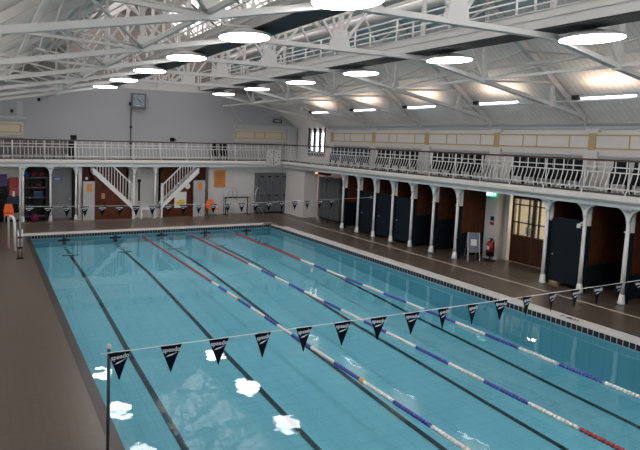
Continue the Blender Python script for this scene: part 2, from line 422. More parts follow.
# right wall decoration: cornice, frieze with gilded panels, dado mould, pilasters
mb = MB()
mb.prism([(XR, 4.80), (XR-.06, 4.82), (XR-.06, 4.90), (XR-.16, 4.98), (XR-.16, 5.03), (XR-.22, 5.06), (XR-.22, 5.10), (XR, 5.14)], 'y', YN, WY0-.4)
mb.prism([(XR, 3.86), (XR-.05, 3.9), (XR-.08, 3.97), (XR-.03, 4.0), (XR, 4.0)], 'y', YN, WY0-.4)
struct(mb.build('trim_23', M_corn))
struct(MB().box(XR-.03, XR, YN, 1.9, 4.10, 4.72).build('trim_24', M_cream))
mb = MB(); e = XR-.045
mb.box(e, XR-.02, YN, 1.9, 4.60, 4.645); mb.box(e, XR-.02, YN, 1.9, 4.19, 4.235)
P0 = [1.75] + [-2.36-4.13*k for k in range(8)]
for p in P0:
    mb.box(e-.02, XR-.02, p-.13, p+.13, 4.16, 4.68)
    for fr_ in (.31, .46, .79): mb.box(e, XR-.02, p-4.13*fr_-.02, p-4.13*fr_+.02, 4.2, 4.63)
struct(mb.build('trim_25', M_gold))
mb = MB()
for p in P0: mb.box(XR-.10, XR, p-.25, p+.25, 3.0, 4.10); mb.box(XR-.10, XR, p-.25, p+.25, 4.72, 4.82)
struct(mb.build('trim_26', M_cream))
# far wall frieze blocks left and right, with pilaster ends
for k, (a, b) in enumerate(((XL, .40), (11.45, 15.2))):
    mb = MB(); y = YF
    mb.prism([(y, 4.72), (y-.10, 4.74), (y-.22, 4.86), (y-.26, 4.90), (y-.26, 4.98), (y, 5.02)], 'x', a, b+.12 if k == 0 else b)
    mb.prism([(y, 3.92), (y-.10, 3.96), (y-.10, 4.02), (y, 4.06)], 'x', a, b)
    struct(mb.build('trim_%d' % (30+k*3), M_corn))
    struct(MB().box(a, b, y-.06, y, 4.06, 4.74).build('trim_%d' % (31+k*3), M_sand))
    mb = MB(); mb.box(a, b-.05, y-.08, y-.05, 4.58, 4.63); mb.box(a, b-.05, y-.08, y-.05, 4.20, 4.25)
    for x in ((b-.12, b-1.6) if k == 0 else (a+.06, a+1.25, a+1.9, a+3.0)): mb.box(x-.04, x+.04, y-.08, y-.05, 4.22, 4.6)
    struct(mb.build('trim_%d' % (32+k*3), M_gold))
struct(MB().box(.12, .38, YF-.05, YF, 5.0, 5.72).build('trim_36', M_corn))
# round arch moulding beside the right hand frieze on the far wall
pts = [(12.35 + .55*math.cos(t) if False else 12.3-1.3*math.sin(t), YF-.02, 5.05+2.2*(1-math.cos(t)) ) for t in [i*math.pi/2/10 for i in range(11)]]
struct(MB().tube(pts, .035, 6).build('trim_37', M_corn))
struct(MB().box(14.7, 15.3, YF-.3, YF, 2.95, 4.95).build('trim_38', M_corn))

# roof ----------------------------------------------------------------
REMAP = False
def slab(name, x0, x1, mat, y0=YE-.3, y1=YW+.3, th=.12, dz=0):
    out = []
    z0, z1 = roof_z(x0)+.14+dz, roof_z(x1)+.14+dz
    return struct(MB().prism([(x0, z0), (x1, z1), (x1, z1+th), (x0, z0+th)], 'y', y0, y1).build(name, mat))
mir = lambda x: 2*XC - x
slab('ceiling', 11.45, 16.3, M_board); slab('ceiling', mir(16.3), mir(11.45), M_board)
slab('ceiling', 10.15, 11.45, M_teal); slab('ceiling', mir(11.45), mir(10.15), M_teal)
slab('ceiling', XC, 7.23, M_board); slab('ceiling', mir(7.23), XC, M_board)
# soffit closing the eaves
bays = [YE-.3, -21.99] + TRUSS_Y + [YW+.3]
n = 2
for side in (1, -1):
    for a, b in zip(bays, bays[1:]):
        x0, x1 = 7.23, 10.15
        z0, z1 = roof_z(x0)+.18, roof_z(x1)+.18
        X = (lambda x: x) if side == 1 else mir
        f = MB()
        ny = 5
        for j in range(ny+1):
            y = a + (b-a)*j/ny; f.bar((X(x0), y, z0), (X(x1), y, z1), .05 if 0 < j < ny else .12, .08)
        for t in (0, .5, 1): f.bar((X(x0+(x1-x0)*t), a, z0+(z1-z0)*t), (X(x0+(x1-x0)*t), b, z0+(z1-z0)*t), .07, .08)
        fo = struct(f.build('window_%d' % n, M_cream)); n += 1
        g = MB(); v = [g.bm.verts.new(p) for p in ((X(x0), a, z0+.04), (X(x1), a, z1+.04), (X(x1), b, z1+.04), (X(x0), b, z0+.04))]; g.bm.faces.new(v)
        g.build('pane', M_pane, fo)

# ================================================================== ROOF TRUSSES
def make_truss():
    t = thing('roof_truss', '', 'roof truss', (XC, 0, 0), 'steel roof trusses across the hall')
    B = [(EX-XC, EZ+.03), (13.84-XC, 5.47), (10.94-XC, 5.98), (8.67-XC, 6.41), (0, 6.41)]
    def tz(x): return EZ + SL*(EX-XC-x)
    for s in (1, -1):
        r = MB(); r.bar((s*B[0][0], 0, EZ), (0, 0, RZ), .16, .14, (0,1,0)); r.build('rafter', M_truss, t)
        c = MB()
        for (a, za), (b, zb) in zip(B, B[1:]): c.bar((s*a, 0, za), (s*b, 0, zb), .10, .13, (0,1,0))
        c.build('bottom_chord', M_truss, t)
        for x, z in B[1:4]: MB().bar((s*x, 0, z), (s*x, 0, tz(x)), .09, .07, (0,1,0)).build('post', M_truss, t)
        for (xa, za), xb in ((B[2], 13.84-XC), (B[2], 8.67-XC), (B[3], 10.94-XC), (B[4], 8.67-XC), (B[4], 1.3)):
            MB().bar((s*xa, 0, za), (s*xb, 0, tz(xb)), .055, .055, (0,1,0)).build('diagonal', M_truss, t)
        for x, z in B[1:4]:
            MB().prism([(s*x-.16, z-.06), (s*x+.16, z-.06), (s*x+.09, z+.26), (s*x-.09, z+.26)], 'y', -.05, .05).build('gusset_plate', M_truss, t)
        # curved bracket that drops from the chord to the wall
        pts = [(s*(13.9-XC + 1.62*math.sin(a)), 0, 5.42 - .52*(1-math.cos(a))) for a in [i*math.pi/2/8 for i in range(9)]]
        MB().tube(pts, .04, 6).build('wall_bracket', M_truss, t)
    MB().bar((0, 0, 6.4), (0, 0, RZ), .09, .09).build('king_post', M_truss, t)
    MB().prism([(-.30, 6.36), (.30, 6.36), (.17, 6.85), (-.17, 6.85)], 'y', -.05, .05).build('gusset_plate', M_truss, t)
    return t
tr0 = make_truss()
for i, Y in enumerate(TRUSS_Y[::-1]):
    lab = 'white riveted steel roof truss with braced posts, %s counted from the clock wall' % ORD[i]
    if i == 0: tr0.location.y = Y; tr0['label'] = lab
    else: dup(tr0, (XC, Y, 0), label=lab)

# longitudinal ties between the truss nodes (purlins with cross braces)
def purlin(x, z, lab, h=.07, ya=-19, yb=YW):
    o = MB().bar((0, ya, 0), (0, yb, 0), h, h).build('roof_tie', M_truss, loc=(x, 0, z)); tag(o, lab, 'roof tie'); return o
purlin(10.94, 6.02, 'pale steel tie running the length of the right roof slope at the lower truss joints')
purlin(mir(10.94), 6.02, 'pale steel tie running the length of the left roof slope at the lower truss joints')
purlin(12.86, roof_z(12.86)-.16, 'steel purlin under the boarded right roof slope, the lower one', .09)
purlin(mir(12.86), roof_z(12.86)-.16, 'steel purlin under the boarded left roof slope, the lower one', .09)
purlin(11.5, roof_z(11.5)-.16, 'steel purlin on the right slope where boards meet blue-green panels', .09)
purlin(mir(11.5), roof_z(11.5)-.16, 'steel purlin on the left slope where boards meet blue-green panels', .09)
purlin(10.1, roof_z(10.1)-.12, 'steel purlin along the lower edge of the right roof glazing', .09)
purlin(mir(10.1), roof_z(10.1)-.12, 'steel purlin along the lower edge of the left roof glazing', .09)
purlin(XC, RZ-.25, 'steel ridge beam at the very top of the roof', .14)
# cross braces between neighbouring trusses, in the plane of the lower joints
k = 0
for a, b in zip(TRUSS_Y, TRUSS_Y[1:]):
    for s, side in ((1, 'right'), (-1, 'left')):
        t = thing('roof_brace', 'crossed thin steel roof brace, %s slope, %s bay from the clock wall' % (side, ORD[len(TRUSS_Y)-2-TRUSS_Y.index(a)]), 'roof brace', (XC, (a+b)/2, 6.0), 'crossed braces between trusses')
        x1, x2 = s*(10.94-XC), s*(12.44-XC); hy = (b-a)/2
        za, zb = 0.02, roof_z(12.44)-.12-6.0
        MB().tube([(x1, -hy, za), (x2, 0, zb-.35), (x2, hy, zb)], .028, 6).build('brace_rod', M_truss, t)
        MB().tube([(x1, hy, za), (x2, 0, zb-.35), (x2, -hy, zb)], .028, 6).build('brace_rod', M_truss, t)
        MB().lathe([(.10, -.02), (.10, .02)], (0, 0), 10).build('brace_plate', M_truss, t, loc=(x2, 0, zb-.35))

# ================================================================== CATWALKS under the roof
def catwalk(x0, x1, lab, side):
    t = thing('catwalk', lab, 'catwalk', (x0, 0, 6.5))
    W_ = x1-x0; a, b = -19.4, 1.72
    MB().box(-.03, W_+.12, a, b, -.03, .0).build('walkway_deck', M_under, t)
    for x in (0, W_): 
        MB().box(x-.03, x+.03, a, b, 0.0, .34).box(x-.06, x+.06, a, b, .18, .20).box(x-.06, x+.06, a, b, .33, .35).build('side_beam', M_truss, t)
    for x, nm in ((0, 'l'), (W_, 'r')):
        for z in (.62, .90): MB().tube([(x, a, z), (x, b, z)], .020, 6).build('guard_rail', M_white, t)
        y = b-.02
        while y > a:
            MB().tube([(x, y, .3), (x, y, .90)], .026, 6).build('guard_post', M_white, t); y -= 1.66
    return t
catwalk(8.21, 8.75, 'long white steel catwalk with guard rails, over the right side of the pool', 1)
catwalk(3.45, 3.98, 'long white steel catwalk with guard rails, over the left side of the pool', -1)
t = thing('catwalk', 'short white cross catwalk with braced sides, nearest the clock wall', 'catwalk', (XC, 2.05, 6.5))
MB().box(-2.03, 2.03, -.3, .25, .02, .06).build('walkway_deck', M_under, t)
for y in (-.3, .25):
    MB().box(-2.03, 2.03, y-.03, y+.03, 0, .30).build('side_beam', M_truss, t)
    MB().box(-2.03, 2.03, y-.03, y+.03, .80, .87).build('guard_rail', M_white, t)
    for k in range(7):
        x = -2.0+4.0*k/6
        MB().bar((x, y, .3), (x, y, .82), .05, .05).build('guard_post', M_white, t)
        if k < 6:
            MB().bar((x, y, .3), (x+4/6, y, .82), .04, .04).build('cross_brace', M_white, t)
# duct behind the right catwalk
o = MB().tube([(0, -18.5, 0), (0, 2.0, 0)], .17, 14).build('ventilation_duct', M_pipe, loc=(9.89, 0, roof_z(9.89)-.55))
tag(o, 'round pale metal ventilation duct above the right catwalk', 'duct')

# ================================================================== CEILING LAMPS
def make_lamp():
    t = thing('ceiling_lamp', '', 'ceiling lamp', (0,0,0), 'round disc lamps under the catwalks')
    MB().lathe([(.52, .0), (.53, .015), (.53, .05), (.44, .08), (.12, .17)], seg=36).build('lamp_housing', M_drum, t)
    MB().lathe([(.515, -.012), (.515, 0.0)], seg=36).build('diffuser', M_lamp, t)
    MB().tube([(0, 0, .17), (0, 0, .23)], .02, 6).build('hanger', M_truss, t)
    MB().bar((-.5, 0, .21), (.5, 0, .21), .05, .04).build('mounting_bar', M_truss, t)
    return t
lamp0 = make_lamp(); first = True
for X, side in ((8.94, 'right'), (3.25, 'left')):
    for k in range(6):
        Y = .52-3.29*k
        lab = 'glowing round ceiling lamp of the %s row, %s from the clock wall' % (side, ORD[k])
        if first: lamp0.location = (X, Y, 6.30); lamp0['label'] = lab; first = False
        else: dup(lamp0, (X, Y, 6.30), label=lab)

# strip lights along the right wall on a conduit
o = MB().tube([(0, -19, 0), (0, YW, 0)], .025, 8).build('conduit', M_cream, loc=(14.0, 0, 5.56)); tag(o, 'straight cream conduit carrying the strip lights beside the right wall', 'conduit')
up0 = bpy.data.lights.new('strip_uplight', 'AREA'); up0.shape = 'RECTANGLE'; up0.size = 1.25; up0.size_y = .12; up0.energy = UPLIGHT; up0.color = (1.0, .78, .60)
def make_strip():
    t = thing('strip_light', '', 'strip light', (0,0,0), 'strip lights along the right wall')
    MB().box(-.05, .05, -.70, .70, .03, .09).build('fitting', M_truss, t)
    MB().box(-.03, .03, -.68, .68, -.01, .03).build('tube', M_strip, t)
    MB().box(-.09, .09, .73, .90, -.02, .10).build('end_box', M_dark, t)
    l = bpy.data.objects.new('uplight', up0); COL.objects.link(l); l.parent = t; l.location = (-.05, 0, .11)
    l.rotation_euler = (math.pi, math.radians(20), 0) ; l.rotation_euler = (math.radians(180), 0, math.radians(90))
    return t
st0 = make_strip()
for k, Y in enumerate([-.21-3.30*i for i in range(6)]):
    lab = 'slim glowing strip light beside the right wall, %s from the far corner' % ORD[k]
    if k == 0: st0.location = (14.0, Y, 5.62); st0['label'] = lab
    else: dup(st0, (14.0, Y, 5.62), label=lab)
# mirrored uplights on the left slope (the same fittings on the left wall)
for k, Y in enumerate([-.21-3.30*i for i in range(5)]):
    dup(st0, (mir(14.0), Y, 5.62), label='slim glowing strip light beside the left wall, %s from the clock wall' % ORD[k])

REMAP = True
# ================================================================== COLUMNS
def make_column():
    t = thing('iron_column', '', 'column', (0,0,0), 'slim white iron columns of the right arcade')
    MB().lathe([(.095, 0), (.095, .06), (.085, .09), (.075, .2), (.06, .27)], seg=8).build('base', M_white, t)
    MB().lathe([(.055, .25), (.050, 1.2), (.045, 2.30)], seg=14).build('shaft', M_white, t)
    c = MB(); c.lathe([(.055, 2.28), (.075, 2.31), (.06, 2.34), (.07, 2.46), (.11, 2.56), (.16, 2.62)], seg=14)
    c.box(-.13, .13, -.13, .13, 2.58, 2.66)
    c.build('capital', M_white, t)
    for s in (1, -1):
        pr = [(.0, 2.66), (.0, 2.20), (.03, 2.20)] + [(.03+.34*(1-math.cos(a)), 2.20+.44*math.sin(a)) for a in [i*math.pi/2/8 for i in range(1, 9)]] + [(.37, 2.66)]
        MB().prism([(s*a, b) for a, b in pr], 'x', -.055, .055).build('bracket', M_blue_white, t)
    MB().prism([(-.05, 2.0), (-.05, 1.97), (.05, 1.97), (.05, 2.0)], 'y', -.06, .06).build('collar', M_white, t)
    return t
col0 = make_column()
Ys = [-2.36-1.372*k for k in range(7)] + [-14.72, -16.09, -17.46, -18.83]
for k, Y in enumerate(Ys):
    lab = 'slim white iron column of the right arcade, %s from the far corner' % ORD[k]
    if k == 0: col0.location = G(13.75, Y, 0); col0['label'] = lab
    else: dup(col0, (13.75, Y, 0), label=lab)
wh = ['beside the kit rack', 'between the kit rack and the white doorway', 'left of the grey door under the stairs']
for k, X in enumerate((.09, 1.28, 2.42)):
    dup(col0, (X, 4.25, 0), math.pi/2, 'white iron column under the far gallery ' + wh[k], group='white columns under the far gallery')
for X, s in ((5.17, 'left'), (6.24, 'right')):
    dup(col0, (X, 4.25, 0), math.pi/2, 'white iron column under the far gallery at the foot of the %s staircase' % s, group='white columns under the far gallery')

# ================================================================== BALCONY RAILINGS
def railing(length, lab, loc, rz, step=.171, sp_=1.372, s0=.46):
    """runs along local +x from 0 to length; outward (pool side) is local -y"""
    t = thing('balcony_railing', lab, 'railing', loc, rz=rz)
    MB().box(0, length, -.045, .045, .86, .915).build('handrail', M_rail, t)
    for z in (.70, .56): MB().box(0, length, -.014, .014, z-.014, z+.014).build('mid_rail', M_white, t)
    MB().box(0, length, -.10, -.06, .105, .14).build('bottom_rail', M_white, t)
    nb = int(length/step)
    def bal(mb_, x):
        pts = [(x, -.01, .56), (x, -.02, .48), (x, -.07, .34), (x, -.125, .22), (x, -.125, .15), (x, -.08, .10), (x, -.05, .0)]
        mb_.tube(pts, .012, 5)
    proto = None
    rest = MB(); cnt = 0
    for i in range(nb):
        x = .08+i*step
        if i < 98:
            if proto is None:
                b = MB(); bal(b, 0); proto = b.build('baluster', M_white, t, loc=(x, 0, 0))
            else:
                c = proto.copy(); COL.objects.link(c); c.parent = t; c.location = (x, 0, 0)
        else: bal(rest, x); cnt += 1
    if cnt: o = rest.build('balusters', M_white, t); o['kind'] = 'stuff'
    pp = None
    for i in range(0, nb, 2):
        x = .08+i*step
        if pp is None: pp = MB().box(-.011, .011, -.011, .011, .56, .87).build('upper_post', M_white, t, loc=(x, 0, 0))
        else: c = pp.copy(); COL.objects.link(c); c.parent = t; c.location = (x, 0, 0)
    sp = None; x = s0
    while x < length:
        if sp is None: sp = MB().tube([(0, -.13, -.22), (0, -.13, -.1), (0, -.10, .05), (0, -.03, .12), (0, -.02, .86)], .016, 6).build('standard', M_white, t, loc=(x, 0, 0))
        else: c = sp.copy(); COL.objects.link(c); c.parent = t; c.location = (x, 0, 0)
        x += sp_
    return t
# right gallery, starts near the camera end and runs to the corner
rr = railing(18.35, 'white iron balcony railing with brown handrail along the right gallery', (13.58, -18.8, 3.02), math.pi/2, .137, 1.101, 0.0)
# its pool side must face -x : local -y maps to +x for rz=+90, so mirror the parts
for ch in rr.children: ch.scale.y = -1
railing(16.2, 'white iron balcony railing with brown handrail along the far gallery', (XL+1.2, 4.17, 3.02), 0, .178, 1.43)

# ================================================================== CHANGING CUBICLES under the right gallery
def cubicle_wall(Y, k, up=True):
    t = thing('cubicle_partition', 'tall brown boarded cubicle partition behind the %s right arcade column from the far corner' % ORD[k], 'partition', (13.87, Y, 0), 'cubicle partitions behind the arcade')
    MB().box(0.06, 1.9, -.03, .03, .12, 2.78).build('boarding', M_woodpx, t)
    MB().box(-.03, .06, -.05, .05, 0, 1.97).build('lower_post', M_navy, t)
    MB().box(-.03, .06, -.05, .05, 1.97, 2.74).build('upper_post', M_white, t)
    MB().box(0.06, 1.9, -.045, -.03, .10, 1.28 if k < 6 else (.95 if k < 8 else .80)).build('dado_panel', M_navy, t)
    return t
M_woodpx = lined('brown_partition_boards', (.078, .024, .007), 0, .12, .07, .35, rough=.7, noise=.35, scale=5)
for k in (0, 1, 2, 3, 4, 5, 6, 7, 8, 9, 10): cubicle_wall(Ys[k]-.02, k)
def cubicle_door(Y0, Y1, h, lab):
    t = thing('cubicle_door', lab, 'door', (13.88, Y0, 0), 'navy cubicle doors')
    L_ = (Y1-Y0)*.8026
    pr = [(0.04, .12), (L_-.04, .12), (L_-.04, h-.12)] + [(L_-.04-.14*(1-math.cos(a)), h-.12+.12*math.sin(a)) for a in [i*math.pi/2/5 for i in range(1, 6)]]
    pr += [(.18-.14*math.sin(a), h-.12+.12*math.cos(a)) for a in [i*math.pi/2/5 for i in range(0, 6)]]
    MB().prism(pr, 'x', -.02, .02).build('door_panel', M_navy, t)
    MB().tube([(-.05, L_-.14, .95), (-.02, L_-.14, .95)], .025, 8).build('door_knob', M_steel, t)
    return t
cubicle_door(Ys[2]+.05, Ys[1]-.05, 1.95, 'closed navy cubicle door between the second and third arcade columns from the far corner')
cubicle_door(Ys[3]+.05, Ys[2]-.05, 1.95, 'closed navy cubicle door between the third and fourth arcade columns from the far corner')
cubicle_door(Ys[4]+.05, Ys[3]-.05, 1.92, 'closed navy cubicle door between the fourth and fifth arcade columns from the far corner')
cubicle_door(Ys[8]+.05, Ys[7]-.05, 2.10, 'closed navy cubicle door just right of the glazed wooden doors')
# hanging cable in the near cubicle
o = MB().tube([(0, 0, 2.0), (.01, .02, 1.2), (0, .01, .0)], .018, 6).build('hanging_cable', M_white, loc=(14.0, -17.25, 0)); tag(o, 'thin pale cable hanging down beside the right-most arcade column', 'cable')
t = thing('clothes_hook', 'small white hook fitting on top of the navy door right of the glazed doors', 'hook', (13.94, -15.80, 2.02))
MB().tube([(0, -.12, .08), (0, 0, 0.02), (0, .08, -.06)], .03, 6).build('hook_arm', M_white, t); MB().box(-.02, .02, .02, .12, -.14, -.02).build('hook_plate', M_white, t)

# glazed wooden doors beside the pier
M_doorwood = lined('dark_door_wood', (.045, .014, .007), 1, .4, .03, .4, rough=.5, noise=.25, scale=5)
t = struct(MB().box(15.60, 15.68, -13.45, -11.50, 0.02, .98).box(15.60, 15.68, -13.45, -11.50, 2.36, 2.78).build('door_1', M_doorwood))
mb = MB()
for y, hw in ((-11.54, .05), (-11.82, .02), (-12.28, .02), (-12.52, .07), (-12.75, .02), (-13.2, .02), (-13.42, .05)): mb.box(15.60, 15.68, y-hw, y+hw, .98, 2.36)
for z in (1.0, 1.48, 2.12, 2.34): mb.box(15.60, 15.68, -13.45, -11.50, z-.02, z+.02)
mb.box(15.585, 15.60, -12.53, -12.49, .02, 1.0)
mb.build('door_bars', M_rail, t); MB().box(15.63, 15.64, -13.45, -11.50, .98, 2.36).build('pane', M_glass, t)
# a noticeboard seen through the glass
t = thing('lobby_notice', 'pale notice stand with a blue lower part seen through the glazed doors', 'notice', (15.95, -11.95, 0))
MB().box(0, .02, -.16, -.12, 0, 1.2).build('post', M_dark, t)
MB().box(0, .02, -.26, -.02, 1.3, 1.75).build('sheet', M_paper, t); MB().box(0, .02, -.22, .05, 1.0, 1.25).build('blue_panel', plain('lobby_blue', (.05, .16, .25), .5), t)
lob = bpy.data.lights.new('lobby_lamp', 'AREA'); lob.size = 1.2; lob.energy = 120; lob.color = (1, .86, .62)
t = thing('lobby_lamp', 'warm ceiling light in the lobby behind the glazed doors', 'lamp', (17.2, -12.4, 2.7))
MB().box(-.6, .6, -.3, .3, 0, .06).build('lamp_housing', M_drum, t)
l = bpy.data.objects.new('lobby_light', lob); COL.objects.link(l); l.parent = t; l.location = (0, 0, -.02)
struct(MB().box(15.9, 19, -9.2, -9.0, 0, 2.8).box(15.9, 19, -15.2, -15.0, 0, 2.8).build('wall_lobby_side', M_bright))

# exit sign above the pier
t = thing('exit_sign', 'small lit green exit sign hanging over the white pier by the doors', 'exit sign', (14.6, -11.42, 2.39))
MB().box(-.02, .02, -.20, .20, 0, .20).build('sign_face', M_green, t)
mb = MB(); mb.box(-.03, -.02, .02, .10, .04, .16); mb.box(-.03, -.02, -.06, -.01, .03, .15); mb.bar((-.025, -.04, .09), (-.025, -.16, .09), .02, .02); mb.box(-.03, -.02, .12, .19, .03, .17); mb.prism([(-.19, .10), (-.12, .16), (-.12, .04)], 'x', -.03, -.02)
mb.build('running_figure_and_arrow', M_signw, t)
MB().tube([(0, -.15, .2), (0, -.15, .42)], .01, 6).tube([(0, .15, .2), (0, .15, .42)], .01, 6).build('hanger', M_truss, t)

# fire extinguisher on a stand beside the pier
t = thing('fire_extinguisher', 'red fire extinguisher standing against the white pier', 'fire extinguisher', (14.76, -11.38, 0))
MB().lathe([(.20, 0), (.20, .03), (.05, .04)], seg=16).build('stand', M_black_pl, t)
MB().lathe([(.10, .17), (.13, .19), (.13, .34), (.129, .345)], seg=16).build('lower_band', M_black_pl, t)
MB().lathe([(.13, .34), (.13, .62), (.10, .70), (.03, .74)], seg=16).build('cylinder', M_red, t)
MB().tube([(0, 0, .74), (0, 0, .82)], .03, 8).bar((0, -.08, .82), (0, .06, .82), .03, .03).build('valve', M_black_pl, t)
MB().tube([(0, -.03, .8), (-.05, -.17, .75), (-.06, -.19, .5), (-.05, -.15, .3)], .02, 6).build('hose', M_black_pl, t)
MB().box(-.14, -.128, -.05, .05, .42, .56).build('instruction_label', M_paper, t)
MB().tube([(0, 0, .03), (0, 0, .18)], .03, 8).build('stand_post', M_black_pl, t)
t = thing('safety_notice', 'small red and white fire notice on the white pier above the extinguisher', 'notice', (14.915, -11.22, 1.25))
MB().box(-.005, .014, -.09, .09, 0, .40).build('board', M_paper, t); MB().box(-.01, -.005, -.08, .08, .04, .17).build('red_panel', M_red, t); MB().box(-.01, -.005, -.08, .08, .2, .37).build('blue_panel', M_bluebag, t)

# A-frame notice board and bin
t = thing('a_frame_board', 'free-standing aluminium poster board in front of the brown partition by the pier', 'poster board', (14.22, -11.02, 0), rz=math.radians(-30))
for s in (-1, 1):
    MB().bar((s*.20, -.18, 0), (s*.20, .0, 1.02), .03, .03).build('front_leg', M_steel, t)
    MB().bar((s*.20, .22, 0), (s*.20, .0, 1.02), .03, .03).build('rear_leg', M_steel, t)
mb = MB(); mb.bar((-.20, -.005, 1.0), (.20, -.005, 1.0), .04, .04); mb.bar((-.20, -.125, .32), (.20, -.125, .32), .04, .04); mb.build('frame', M_steel, t)
q = MB(); q.bar((0, -.02, 1.0), (0, -.13, .33), .36, .012, (0,1,0)); q.build('poster', plain('poster_grey', (.13, .14, .18), .5), t)
q = MB(); q.bar((0, -.075, .78), (0, -.105, .55), .20, .01, (0,1,0)); q.build('poster_sheet', M_paper, t)
# ================================================================== LOCKERS
def lockers(w, h, d, n, mat, lab, loc, rz):
    t = thing('locker_bank', lab, 'lockers', loc, rz=rz)
    MB().box(0, w, 0, d, .10, h).build('carcass', mat, t); MB().box(.03, w-.03, .05, d, 0, .10).build('plinth', M_dark, t)
    for i in range(n):
        for j in range(2):
            x0, x1 = w*i/n+.012, w*(i+1)/n-.012; z0 = .13+(h-.16)*j/2; z1 = z0+(h-.16)/2-.03
            dd = MB().box(x0, x1, -.02, 0, z0, z1).build('locker_door', mat, t)
            MB().box(x0+.13, x1-.13, -.024, -.019, z1-.17, z1-.10).build('vent', M_dark, dd)
            MB().box(x1-.05, x1-.03, -.035, -.02, (z0+z1)/2-.05, (z0+z1)/2+.05).build('latch', M_dark, dd)
    return t
lockers(1.95, 2.30, .40, 4, M_lock, 'bank of tall grey lockers against the far white wall', (11.9, 4.08, 0), 0)
lockers(1.85, 2.28, .5, 5, M_lockd, 'bank of slate grey lockers right of the corner pier', (14.46, 1.46, 0), -math.pi/2)
t = thing('warm_sign_lamp', 'dark heater panel with an orange glowing edge above the slate lockers', 'heater', (14.35, 1.2, 2.40))
MB().box(-.05, .1, -.95, .12, 0, .12).build('heater_body', M_dark, t)
MB().box(-.07, -.05, .0, .20, .03, .12).build('glowing_end', plain('heater_glow', (.6, .2, .08), .5, emit=((1, .32, .12), 1.6)), t)
t['label'] = 'dark wall heater with an orange glowing end above the slate lockers'; t.name = 'wall_heater'

# ================================================================== STAIRS on the far side
def stair(s, lab):
    # s=+1: descends to the right (left flight), s=-1 mirrored. local origin at foot newel
    t = thing('staircase', lab, 'staircase', (5.11 if s == 1 else 6.54, 4.05, 0))
    run, z0, z1 = -2.05, .70, 2.62
    pr = [(0, z0), (0, z0-.26), (run*1.0, z1-.30), (run, z1)]
    for y in (0, .62): MB().prism([(s*a, b) for a, b in pr], 'y', y-.025, y+.025).build('stringer', M_white, t)
    sl = (z1-z0)/run
    n = 10
    for i in range(n):
        x = run*(i+.5)/n; z = z0+sl*x-.06
        MB().box(*sorted((s*(x-.12), s*(x+.12))), .03, .59, z-.03, z).build('tread', M_cream, t)
    for i in range(13):
        x = -.10+run*.93*i/13; z = z0+sl*x
        if z > 2.56: break
        MB().bar((s*x, 0, z-.02), (s*x, 0, min(z+.92, 2.72)), .028, .028).build('baluster', M_white, t)
    MB().bar((0, 0, z0+.98), (s*(run*.50), 0, z0+sl*run*.50+.98), .055, .06).build('handrail', M_white, t)
    MB().box(-.05, .05, -.05, .05, 0.0, z0+1.1).build('newel_post', M_white, t)
    # enclosed brown boarding under the flight
    MB().prism([(s*-.06, 0.02), (s*-.06, z0-.2), (s*(run*.96), z1-.36), (s*(run*.96), .02)], 'y', .10, .16).build('spandrel_boarding', M_woodx, t)
    return t
stair(1, 'white staircase with balusters descending rightwards, over brown boarding')
stair(-1, 'white staircase with balusters descending leftwards, beside the orange chair')
struct(MB().box(5.1, 6.55, 4.3, 5.0, 0, .42).build('floor_landing', M_wallw))
t = thing('landing_table', 'low white bench between the two staircases', 'bench', (5.80, 3.9, 0))
MB().box(-.40, .40, -.15, .15, .50, .55).build('bench_top', M_white, t)
for s in (-1, 1): MB().box(s*.36-.03, s*.36+.03, -.12, .12, 0, .5).build('leg', M_white, t)
t.name = 'low_bench'
# wall brackets in the gap: small dark fittings
t = thing('wall_telephone', 'small dark fittings on the white wall between the staircases', 'wall fitting', (5.72, 5.57, 1.25))
MB().box(-.04, .04, -.03, .02, -.5, .55).build('conduit', M_dark, t); MB().box(-.08, .08, -.05, .02, .5, .65).build('switch_box', M_dark, t)
t.name = 'wall_fitting'

# grey doors under the stairs
def door(x0, x1, h, lab, mark):
    t = thing('cupboard_door', lab, 'door', ((x0+x1)/2, 3.93, 0)); w_ = (x1-x0)/2
    MB().box(-w_, w_, -.03, .03, 0.02, h).build('door_leaf', M_grey_door, t)
    MB().box(-.10, .16, -.04, -.03, h-.5, h-.12).build('orange_notice', M_notice, t) if mark else None
    MB().tube([(-w_+.07, -.07, 1.0), (-w_+.07, -.03, 1.0)], .03, 8).build('door_knob', M_steel, t)
    MB().box(-w_-.05, -w_, -.04, .04, 0, h+.05).box(w_, w_+.05, -.04, .04, 0, h+.05).build('door_frame', M_rail, t)
    return t
door(2.68, 3.24, 1.93, 'pale grey cupboard door with orange notice under the left staircase', True)
door(8.14, 8.82, 1.93, 'pale grey cupboard door with orange notice under the right staircase', True)
def spot(name, lab, cat, loc): return thing(name, lab, cat, loc)
t = spot('wall_clock', 'round white wall clock on brown boarding under the right staircase', 'clock', (7.90, 4.14, 1.62))
o = MB().lathe([(.14, 0), (.15, .02), (.15, .04)], seg=20).build('clock_face', M_paper, t); o.rotation_euler = (math.pi/2, 0, 0)
MB().bar((0, -.045, 0), (0, -.045, .09), .012, .008).bar((0, -.045, 0), (.06, -.045, .02), .012, .008).build('hands', M_black_pl, t)
t = spot('notice_poster', 'white poster with yellow picture on the brown boarding', 'poster', (7.54, 4.10, .48))
MB().box(-.33, .33, 0, .02, 0, .88).build('sheet', M_paper, t); MB().box(-.33, .33, -.005, 0, .84, .88).build('red_top_edge', M_red, t)
MB().prism([(-.26, .14), (.1, .10), (.27, .22), (.2, .38), (-.02, .44), (-.2, .34)], 'y', -.006, 0).build('yellow_picture', plain('yellow_print', (.55, .42, .02), .6), t)
t = spot('small_notice', 'small orange notice on the brown boarding under the left staircase', 'notice', (3.66, 4.10, 1.05))
MB().box(-.08, .08, 0, .02, 0, .27).build('sheet', plain('peach_paper', (.42, .17, .09), .6), t)
